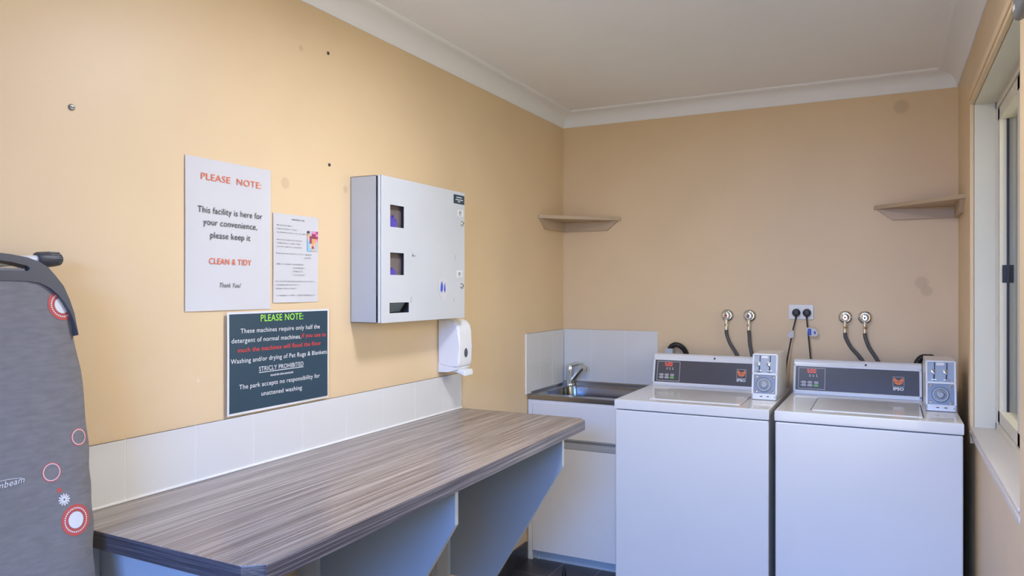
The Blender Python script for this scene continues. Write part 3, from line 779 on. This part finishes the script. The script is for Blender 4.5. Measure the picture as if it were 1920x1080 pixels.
tub = thing('laundry_tub', (0.29, -0.24, 0.829), 'stainless steel laundry sink set on the white cabinet', 'sink')
def rrect(u0, v0, u1, v1, r, k=6):
    o = []
    for cx, cy, a0 in ((u1 - r, v0 + r, -90), (u1 - r, v1 - r, 0), (u0 + r, v1 - r, 90), (u0 + r, v0 + r, 180)):
        for i in range(k + 1):
            a = R(a0 + 90 * i / k); o.append((cx + r * math.cos(a), cy + r * math.sin(a)))
    return o
m = M()
bx0, by0, bx1, by1 = 0.052, -0.410, 0.520, -0.060
m.plate(flat, [(0.002, YF - 0.004), (0.574, YF - 0.004), (0.574, -0.009), (0.002, -0.009)], [rrect(bx0, by0, bx1, by1, 0.06)], 0.829, 0.853, 0.0015)
m.box((0.002, -0.0125, 0.850), (0.574, -0.009, 0.874), 0.0015).box((0.0085, -0.45, 0.850), (0.015, -0.009, 0.866), 0.002)
m.build('rim', m_steel, tub, smooth=40)
m = M(); bm = m.bm; rg = []
for (ins, z) in ((0.0, 0.853), (0.004, 0.849), (0.010, 0.80), (0.022, 0.66), (0.05, 0.625)):
    rg.append([bm.verts.new((x, y, z)) for x, y in rrect(bx0 + ins, by0 + ins, bx1 - ins, by1 - ins, 0.06 if ins < .03 else 0.045)])
for a, b in zip(rg, rg[1:]):
    for i in range(len(a)):
        j = (i + 1) % len(a); bm.faces.new((a[i], a[j], b[j], b[i]))
bm.faces.new(rg[-1])
m.build('basin', m_basin, tub, smooth=50)

tp = thing('mixer_tap', (0.058, -0.038, 0.853), 'chrome mixer tap at the back corner of the sink', 'tap')
TX, TY = 0.058, -0.038
m = M(); m.lathe((TX, TY, 0.8535), (0, 0, 1), [(0, 0.024), (0.006, 0.024), (0.009, 0.0215), (0.055, 0.021), (0.085, 0.0215), (0.087, 0.0205), (0.089, 0.0215), (0.108, 0.020), (0.116, 0.014), (0.118, 0.006)], 28)
m.build('body', m_chrome, tp)
m = M(); m.tube([(TX + 0.012, TY - 0.004, 0.872), (TX + 0.05, TY - 0.020, 0.915), (TX + 0.085, TY - 0.034, 0.952), (TX + 0.105, TY - 0.042, 0.962), (TX + 0.114, TY - 0.045, 0.958)], lambda t: 0.0125 - 0.002 * t, 16)
m.lathe((TX + 0.108, TY - 0.043, 0.967), (0, 0, -1), [(0, 0.008), (0.003, 0.0125), (0.026, 0.0125), (0.028, 0.010)], 20)
m.build('spout', m_chrome, tp)
m = M(); m.tube([(TX + 0.004, TY, 0.962), (TX + 0.035, TY - 0.012, 0.974), (TX + 0.065, TY - 0.024, 0.980), (TX + 0.092, TY - 0.036, 0.979)], lambda t: 0.0135 - 0.006 * t, 14)
m.build('lever', m_chrome, tp)

# ------------------------------------------------------------------ washing machines
def make_washer(X0):
    Y0, ZT = -0.82, 0.914
    wm = thing('washing_machine', (X0 + 0.3255, Y0 + 0.365, 0), 'x', 'washing machine', 'coin operated washing machines')
    M().box((X0 + 0.002, Y0 + 0.004, 0.012), (X0 + 0.649, Y0 + 0.73, 0.868), 0.006, seg=3).build('body', m_white, wm)
    for a in (0.05, 0.60):
        for b in (0.06, 0.67): M().cyl((X0 + a, Y0 + b, 0), (X0 + a, Y0 + b, 0.011), 0.02, k=14).build('foot', m_rubber, wm)
    m = M()
    LX0, LX1, LY0, LY1 = X0 + 0.130, X0 + 0.524, Y0 + 0.075, Y0 + 0.452
    m.plate(flat, [(X0, Y0), (X0 + 0.651, Y0), (X0 + 0.651, Y0 + 0.73), (X0, Y0 + 0.73)], [rrect(LX0 - 0.0025, LY0 - 0.0025, LX1 + 0.0025, LY1 + 0.0025, 0.014, 4)], 0.871, ZT, 0.005)
    m.box((LX0 - 0.01, LY0 - 0.01, 0.874), (LX1 + 0.01, LY1 + 0.01, 0.885), mi=1)
    m.build('top_deck', [m_whitegloss, m_blackgap], wm, smooth=40)
    m = M(); m.plate(flat, rrect(LX0, LY0, LX1, LY1, 0.012, 4), [], 0.886, ZT + 0.003, 0.003); m.build('lid', m_whitegloss, wm, smooth=40)
    # console, leaning back
    cx0, cx1 = X0 + 0.010, X0 + 0.537
    f = Fr((cx0, 0, 0), (0, 1, 0), (0, 0, 1))
    yb = Y0 + 0.548
    m = M(); m.prism(f, [(yb, ZT), (yb + 0.002, ZT + 0.010), (yb + 0.036, ZT + 0.140), (yb + 0.042, ZT + 0.152), (yb + 0.056, ZT + 0.157), (yb + 0.145, ZT + 0.150), (yb + 0.155, ZT + 0.14), (yb + 0.155, ZT)], 0, cx1 - cx0, 0.003, 0, 2)
    fa = Fr((cx0, yb + 0.0008, ZT), (1, 0, 0), (0, 0.036 - 0.002, 0.130)); Lw = cx1 - cx0
    m.boxf(fa, 0.0, Lw, 0.128, 0.139, -0.002, 0.004, 0.002); m.boxf(fa, 0.0, Lw, 0.006, 0.018, -0.002, 0.004, 0.002); m.boxf(fa, 0.0, 0.010, 0.006, 0.139, -0.002, 0.004, 0.002)
    m.boxf(fa, Lw - 0.010, Lw, 0.006, 0.139, -0.002, 0.004, 0.002)
    m.lathe(fa.p(0.305, 0.146, 0.000), fa.N, [(0, 0.0045), (0.0035, 0.0045), (0.005, 0.003)], 12, 1)
    m.build('console', [m_white, m_black], wm)
    m = M(); m.boxf(fa, 0.010, Lw - 0.010, 0.018, 0.128, -0.001, 0.0018, 0)
    pn = m.build('control_panel', m_panel, wm, smooth=0)
    n = 0.0024
    m = M()
    a0, a1, b0, b1 = 0.022, 0.137, 0.024, 0.122
    for q in ((a0, b0, a1, b0 + .0014), (a0, b1 - .0014, a1, b1), (a0, b0, a0 + .0014, b1), (a1 - .0014, b0, a1, b1)): m.rect(fa, *q, n)
    for i in range(3):
        u_ = 0.070 + 0.0145 * i; m.rect(fa, u_, 0.090, u_ + 0.003, 0.093, n); m.rect(fa, u_ - 0.0015, 0.082, u_ + 0.0055, 0.0835, n); m.rect(fa, u_ - 0.001, 0.0855, u_ + 0.005, 0.087, n)
    for i in range(3):
        for j in range(2): m.rect(fa, 0.0315 + 0.027 * i, 0.0395 + 0.0135 * j, 0.0345 + 0.027 * i, 0.0425 + 0.0135 * j, n, 1 if (i == 2 and j) else 0)
    m.build('panel_markings', [m_panelink, m_reddot], pn, flat=True, smooth=0)
    for i in range(3):
        for j in range(2):
            u_, v_ = 0.037 + 0.027 * i, 0.036 + 0.0135 * j
            b = M().boxf(fa, u_, u_ + 0.0175, v_, v_ + 0.0105, 0.001, 0.0036, 0.0008)
            if not (i == 2 and j == 0):
                for k_ in range(4): b.rect(fa, u_ + 0.0025 + 0.0036 * k_, v_ + 0.003, u_ + 0.0045 + 0.0036 * k_, v_ + 0.0075, 0.0038, 1)
            b.build('button', [m_green if (i == 2 and j == 0) else m_button, m_panel], pn)
    m = M()
    segs = {'5': 'afgcd', '0': 'abcdef'}
    for i, ch in enumerate('500'):
        u_, v_, ww, hh_ = 0.061 + 0.0135 * i, 0.0995, 0.0086, 0.0170; t_ = 0.0016
        R_ = {'a': (u_, v_ + hh_ - t_, u_ + ww, v_ + hh_), 'd': (u_, v_, u_ + ww, v_ + t_), 'g': (u_, v_ + hh_ / 2 - t_ / 2, u_ + ww, v_ + hh_ / 2 + t_ / 2),
              'f': (u_, v_ + hh_ / 2, u_ + t_, v_ + hh_), 'e': (u_, v_, u_ + t_, v_ + hh_ / 2), 'b': (u_ + ww - t_, v_ + hh_ / 2, u_ + ww, v_ + hh_), 'c': (u_ + ww - t_, v_, u_ + ww, v_ + hh_ / 2)}
        for s_ in segs[ch]: m.rect(fa, *R_[s_], n)
    m.build('display_digits', m_led, pn, flat=True, smooth=0)
    # emblem: a square outline, an orange horned mask and the maker's letters
    m = M(); ec, ev = 0.436, 0.0775; hs = 0.022
    for q in ((-hs, -hs, hs, -hs + .001), (-hs, hs - .001, hs, hs), (-hs, -hs, -hs + .001, hs), (hs - .001, -hs, hs, hs)): m.rect(fa, ec + q[0], ev + q[1], ec + q[2], ev + q[3], n, 1)
    for s_ in (-1, 1):
        m.poly(fa, [(ec + s_ * x, ev + y_) for x, y_ in ((0.0006, 0.006), (0.008, 0.0095), (0.0155, 0.019), (0.0195, 0.010), (0.0185, 0.001), (0.013, 0.0015), (0.007, -0.0005), (0.0006, 0.001))], n + .0002, 0)
        m.poly(fa, [(ec + s_ * x, ev + y_) for x, y_ in ((0.0006, -0.001), (0.007, -0.002), (0.014, 0.000), (0.0178, -0.001), (0.013, -0.009), (0.006, -0.0125), (0.0006, -0.0145))], n + .0002, 0)
    m.text(fa, 'IPSO', ec - 0.021, ev - 0.0375, ec + 0.021, ev - 0.0375, 0.0125, n, 1, bold=0.045)
    m.build('emblem', [m_orange, m_panelink], pn, flat=True, smooth=0)
    # coin box
    qx0, qx1 = X0 + 0.540, X0 + 0.647; yq = Y0 + 0.263
    f = Fr((qx0, 0, 0), (0, 1, 0), (0, 0, 1))
    m = M()
    m.prism(f, [(yq + 0.006, ZT + 0.001), (yq + 0.048, ZT + 0.198), (yq + 0.28, ZT + 0.198), (yq + 0.34, ZT + 0.15), (yq + 0.34, ZT + 0.001)], 0, qx1 - qx0, 0.003, 0, 2)
    fc = Fr((qx0, yq + 0.004, ZT + 0.001), (1, 0, 0), (0, 0.042, 0.197)); wq, hq = qx1 - qx0, 0.2014
    for q in ((0, 0.008, 0, hq), (wq - 0.008, wq, 0, hq), (0, wq, hq - 0.007, hq), (0, wq, 0.108, 0.117), (0, wq, 0, 0.026)): m.boxf(fc, *q, -0.003, 0.007, 0.002)
    for u_ in (0.036, 0.064): m.rect(fc, u_, 0.012, u_ + 0.011, 0.0155, 0.0073, 1)
    m.disc(fc, 0.097, 0.012, 0.002, 0.0073, 1, 8)
    cb = m.build('coin_box', [m_white, m_black], wm)
    m = M(); m.boxf(fc, 0.008, wq - 0.008, 0.117, hq - 0.007, -0.002, 0.002, 0); m.boxf(fc, 0.038, 0.066, 0.182, 0.193, 0.002, 0.0028, 0, 1)
    m.build('slide_plate', [m_zinc, m_panelink], cb, smooth=0)
    for u_ in (0.030, 0.073):
        m = M(); m.boxf(fc, u_ - 0.0026, u_ + 0.0026, 0.120, 0.150, 0.0018, 0.0026, mi=1); m.boxf(fc, u_, u_ + 0.004, 0.163, 0.193, 0.0018, 0.0026, mi=1)
        m.boxf(fc, u_ - 0.010, u_ + 0.011, 0.1215, 0.1265, 0.002, 0.013, 0.001)
        m.lathe(fc.p(u_ - 0.005, 0.157, 0.001), fc.N, [(0, 0.004), (0.006, 0.004), (0.008, 0.0075), (0.013, 0.0075), (0.015, 0.005)], 18)
        m.boxf(fc, u_ - 0.003, u_ + 0.003, 0.146, 0.165, 0.002, 0.008, 0.001)
        m.build('coin_slot', [m_chrome, m_black], cb)
    m = M(); m.boxf(fc, 0.008, wq - 0.008, 0.026, 0.108, -0.002, 0.002)
    lp = m.build('lock_plate', m_zincd, cb, smooth=0)
    m = M(); m.lathe(fc.p(0.0515, 0.065, 0.0015), fc.N, [(0, 0.031), (0.004, 0.031), (0.007, 0.028), (0.007, 0.022), (0.004, 0.020), (0.004, 0.0165), (0.012, 0.0155), (0.014, 0.013), (0.014, 0.009), (0.012, 0.0085), (0.012, 0.0005)], 36)
    m.boxf(fc, 0.0505, 0.0525, 0.061, 0.069, 0.0118, 0.0126, mi=1)
    m.build('round_lock', [m_zinc, m_black], lp) if False else m.build('round_lock', [m_zinc, m_black], cb)
    for a in (0.018, 0.088):
        for b in (0.035, 0.100):
            M().lathe(fc.p(a, b, 0.0015), fc.N, [(0, 0.006), (0.003, 0.006), (0.0055, 0.003)], 14).build('bolt', m_chrome, cb)
    return wm
w1 = make_washer(0.593)
w2 = copy_tree(w1); w2.location.x += 1.265 - 0.593
w1['label'] = 'white coin washing machine next to the sink cabinet'
w2['label'] = 'white coin washing machine in the corner nearest the window'

# ------------------------------------------------------------------ behind the machines: taps, hoses, outlet, cords
def wall_tap(x, z, dot, label):
    t = thing('washer_tap', (x, 0, z), label, 'tap', 'chrome washing machine taps')
    M().lathe((x, 0, z), (0, -1, 0), [(0, 0.033), (0.004, 0.033), (0.010, 0.030), (0.014, 0.024), (0.016, 0.021)], 32).build('flange', m_chrome, t)
    m = M().lathe((x, -0.014, z), (0, -1, 0), [(0, 0.0205), (0.030, 0.0205), (0.034, 0.019), (0.036, 0.015), (0.037, 0.008)], 28)
    m.lathe((x, -0.0505, z), (0, -1, 0), [(0, 0.0055), (0.0012, 0.005)], 14, 1)
    m.build('handle', [m_chrome, dot], t)
    m = M().cyl((x, -0.034, z - 0.018), (x, -0.034, z - 0.046), 0.0085, k=16); m.build('outlet', m_chrome, t)
    m = M().cyl((x, -0.034, z - 0.042), (x, -0.034, z - 0.054), 0.0105, k=6); m.build('nut', m_brass, t)
def hose(pts, label):
    x, y, z = pts[0]
    t = thing('inlet_hose', (x, y, z - 0.15), label, 'hose', 'grey washing machine hoses')
    m = M().cyl((x, y, z), (x, y, z - 0.022), 0.0085, 0.0078, k=16); m.build('ferrule', m_chrome, t)
    m = M().tube([(x, y, z - 0.02)] + pts[1:], 0.0088, 14); m.build('braided_tube', m_hose, t)
for x, dot, dx, lab in ((0.925, m_reddot, 0.058, ('first from the sink', 'red')), (1.037, m_bluedot, 0.018, ('second from the sink', 'blue')), (1.485, m_reddot, 0.075, ('just right of the power outlet', 'red')), (1.571, m_bluedot, 0.055, ('nearest the window', 'blue'))):
    nm = {'first from the sink': 'chrome wall tap nearest the sink, with red centre dot', 'second from the sink': 'chrome wall tap just behind the left coin box, dark blue dot',
          'just right of the power outlet': 'chrome wall tap with red dot, first right of the power outlet', 'nearest the window': 'chrome wall tap with blue dot, nearest the window'}[lab[0]]
    hn = {'first from the sink': 'grey braided hose hanging from the tap nearest the sink', 'second from the sink': 'grey braided hose dropping behind the left coin box',
          'just right of the power outlet': 'grey braided hose under the red dotted tap right of the outlet', 'nearest the window': 'grey braided hose under the tap nearest the window'}[lab[0]]
    wall_tap(x, 1.262, dot, nm)
    hose([(x, -0.034, 1.208), (x + 0.003, -0.036, 1.165), (x + dx * 0.35, -0.040, 1.12), (x + dx, -0.046, 1.06), (x + dx * 1.6, -0.05, 0.97), (x + dx * 1.8, -0.052, 0.86)], hn)

gp = thing('power_outlet', (1.284, 0, 1.248), 'white double power outlet on the back wall with two black plugs', 'power outlet')
M().boxf(BW, 1.2265, 1.3415, 1.248, 1.321, 0, 0.010, 0.003).build('plate', m_outlet, gp)
for a in (1.262, 1.312):
    M().boxf(BW, a - 0.0085, a + 0.0085, 1.298, 1.312, 0.010, 0.0125, 0.001).build('rocker_switch', m_outlet, gp)
def cord(x, pts, wm, tagfn):
    t = M().tube([(x, -0.026, 1.255)] + pts, 0.0036, 10).build('power_cord', m_black, wm)
    m = M().lathe((x, -0.0105, 1.281), (0, -1, 0), [(0, 0.019), (0.006, 0.020), (0.022, 0.018), (0.030, 0.013), (0.032, 0.006)], 26); m.cyl((x, -0.024, 1.270), (x, -0.026, 1.252), 0.006, 0.004, 12); m.build('plug', m_black, t)
    tagfn(t)
def tag_a(t):
    m = M(); f = Fr((1.243, -0.041, 1.180), (0.95, 0.25, 0.15), (-0.15, 0, 1))
    m.prism(f, [(-0.024, -0.012), (-0.006, -0.024), (0.010, -0.018), (0.010, 0.014), (-0.006, 0.010)], -0.0012, 0.0012, 0.0003); m.build('test_tag', m_paper, t)
def tag_b(t):
    f = Fr((1.330, -0.034, 1.190), (0.97, -0.1, 0.02), (-0.05, 0, 1))
    m = M(); m.prism(f, [(-0.018, -0.022), (0.028, -0.024), (0.036, -0.006), (0.022, 0.016), (-0.018, 0.020)], -0.0012, 0.0012, 0.0003, 0)
    m.rect(f, -0.012, -0.018, 0.004, 0.014, 0.0016, 1); m.rect(f, 0.016, -0.012, 0.024, 0.002, 0.0016, 1); m.build('test_tag', [m_paper, m_inkb], t)
cord(1.262, [(1.254, -0.030, 1.22), (1.244, -0.036, 1.17), (1.232, -0.045, 1.10), (1.222, -0.055, 1.03), (1.215, -0.06, 0.92)], w1, tag_a)
cord(1.312, [(1.315, -0.029, 1.22), (1.320, -0.032, 1.17), (1.328, -0.040, 1.09), (1.334, -0.045, 1.02), (1.338, -0.05, 0.92)], w2, tag_b)

dh = thing('drain_hose', (0.66, -0.04, 0.9), 'black corrugated drain hose arched behind the washer next to the sink', 'hose', 'black drain hoses')
m = M().tube([(0.632, -0.045, 1.050), (0.636, -0.045, 1.085), (0.665, -0.045, 1.104), (0.700, -0.045, 1.090), (0.722, -0.045, 1.055), (0.735, -0.048, 0.98), (0.74, -0.05, 0.85)], lambda t: 0.0135 + 0.0008 * math.sin(t * 300), 14, sub=16)
m.build('hose_bend', m_black, dh)
m = M().box((0.612, -0.07, 0.86), (0.655, -0.022, 1.083), 0.003); m.build('standpipe', m_gedge, dh)
dh2 = thing('drain_hose', (1.80, -0.04, 0.9), 'black drain hose mostly hidden behind the right coin box', 'hose', 'black drain hoses')
m = M().tube([(1.78, -0.05, 0.86), (1.782, -0.048, 1.02), (1.80, -0.045, 1.075), (1.83, -0.045, 1.085), (1.86, -0.045, 1.06), (1.87, -0.048, 0.86)], lambda t: 0.0145 + 0.0008 * math.sin(t * 300), 14, sub=16)
m.build('hose_bend', m_black, dh2)

# ------------------------------------------------------------------ odds and ends
gf = thing('wall_fitting', (XR, -2.0, 2.005), 'grey rounded plastic fitting high on the window frame, at the photo edge', 'wall fitting')
m = M().box((XR - 0.032, -2.075, 2.004), (XR - 0.0095, -1.938, 2.105), 0.011, seg=4); m.box((XR - 0.011, -2.06, 2.02), (XR - 0.0005, -1.95, 2.09), 0.002); m.build('casing', m_greyfit, gf, smooth=50)
m = M().box((XR - 0.0335, -1.975, 2.022), (XR - 0.030, -1.955, 2.034), 0.001); m.build('white_badge', m_inkw, gf)

st = M().lathe((0.272, -0.63, 0), (0, 0, 1), [(0, 0.012), (0.02, 0.010), (0.05, 0.004), (0.058, 0.0008)], 10)  # unidentified black point on the floor, stood in for by a plain tapered tip
tag(st.build('black_point', m_black), 'small black pointed tip on the dark floor before the sink cabinet', 'unidentified object')

lt = thing('ceiling_light', (1.0, -2.15, 2.31), 'round white ceiling light in the middle of the laundry ceiling', 'ceiling light')
M().lathe((1.0, -2.15, 2.40), (0, 0, -1), [(0, 0.19), (0.03, 0.19), (0.035, 0.18)], 40).build('base_ring', m_corn, lt)
M().lathe((1.0, -2.15, 2.366), (0, 0, -1), [(0, 0.178), (0.02, 0.170), (0.040, 0.14), (0.052, 0.08), (0.055, 0.01)], 40).build('diffuser', m_diff, lt)
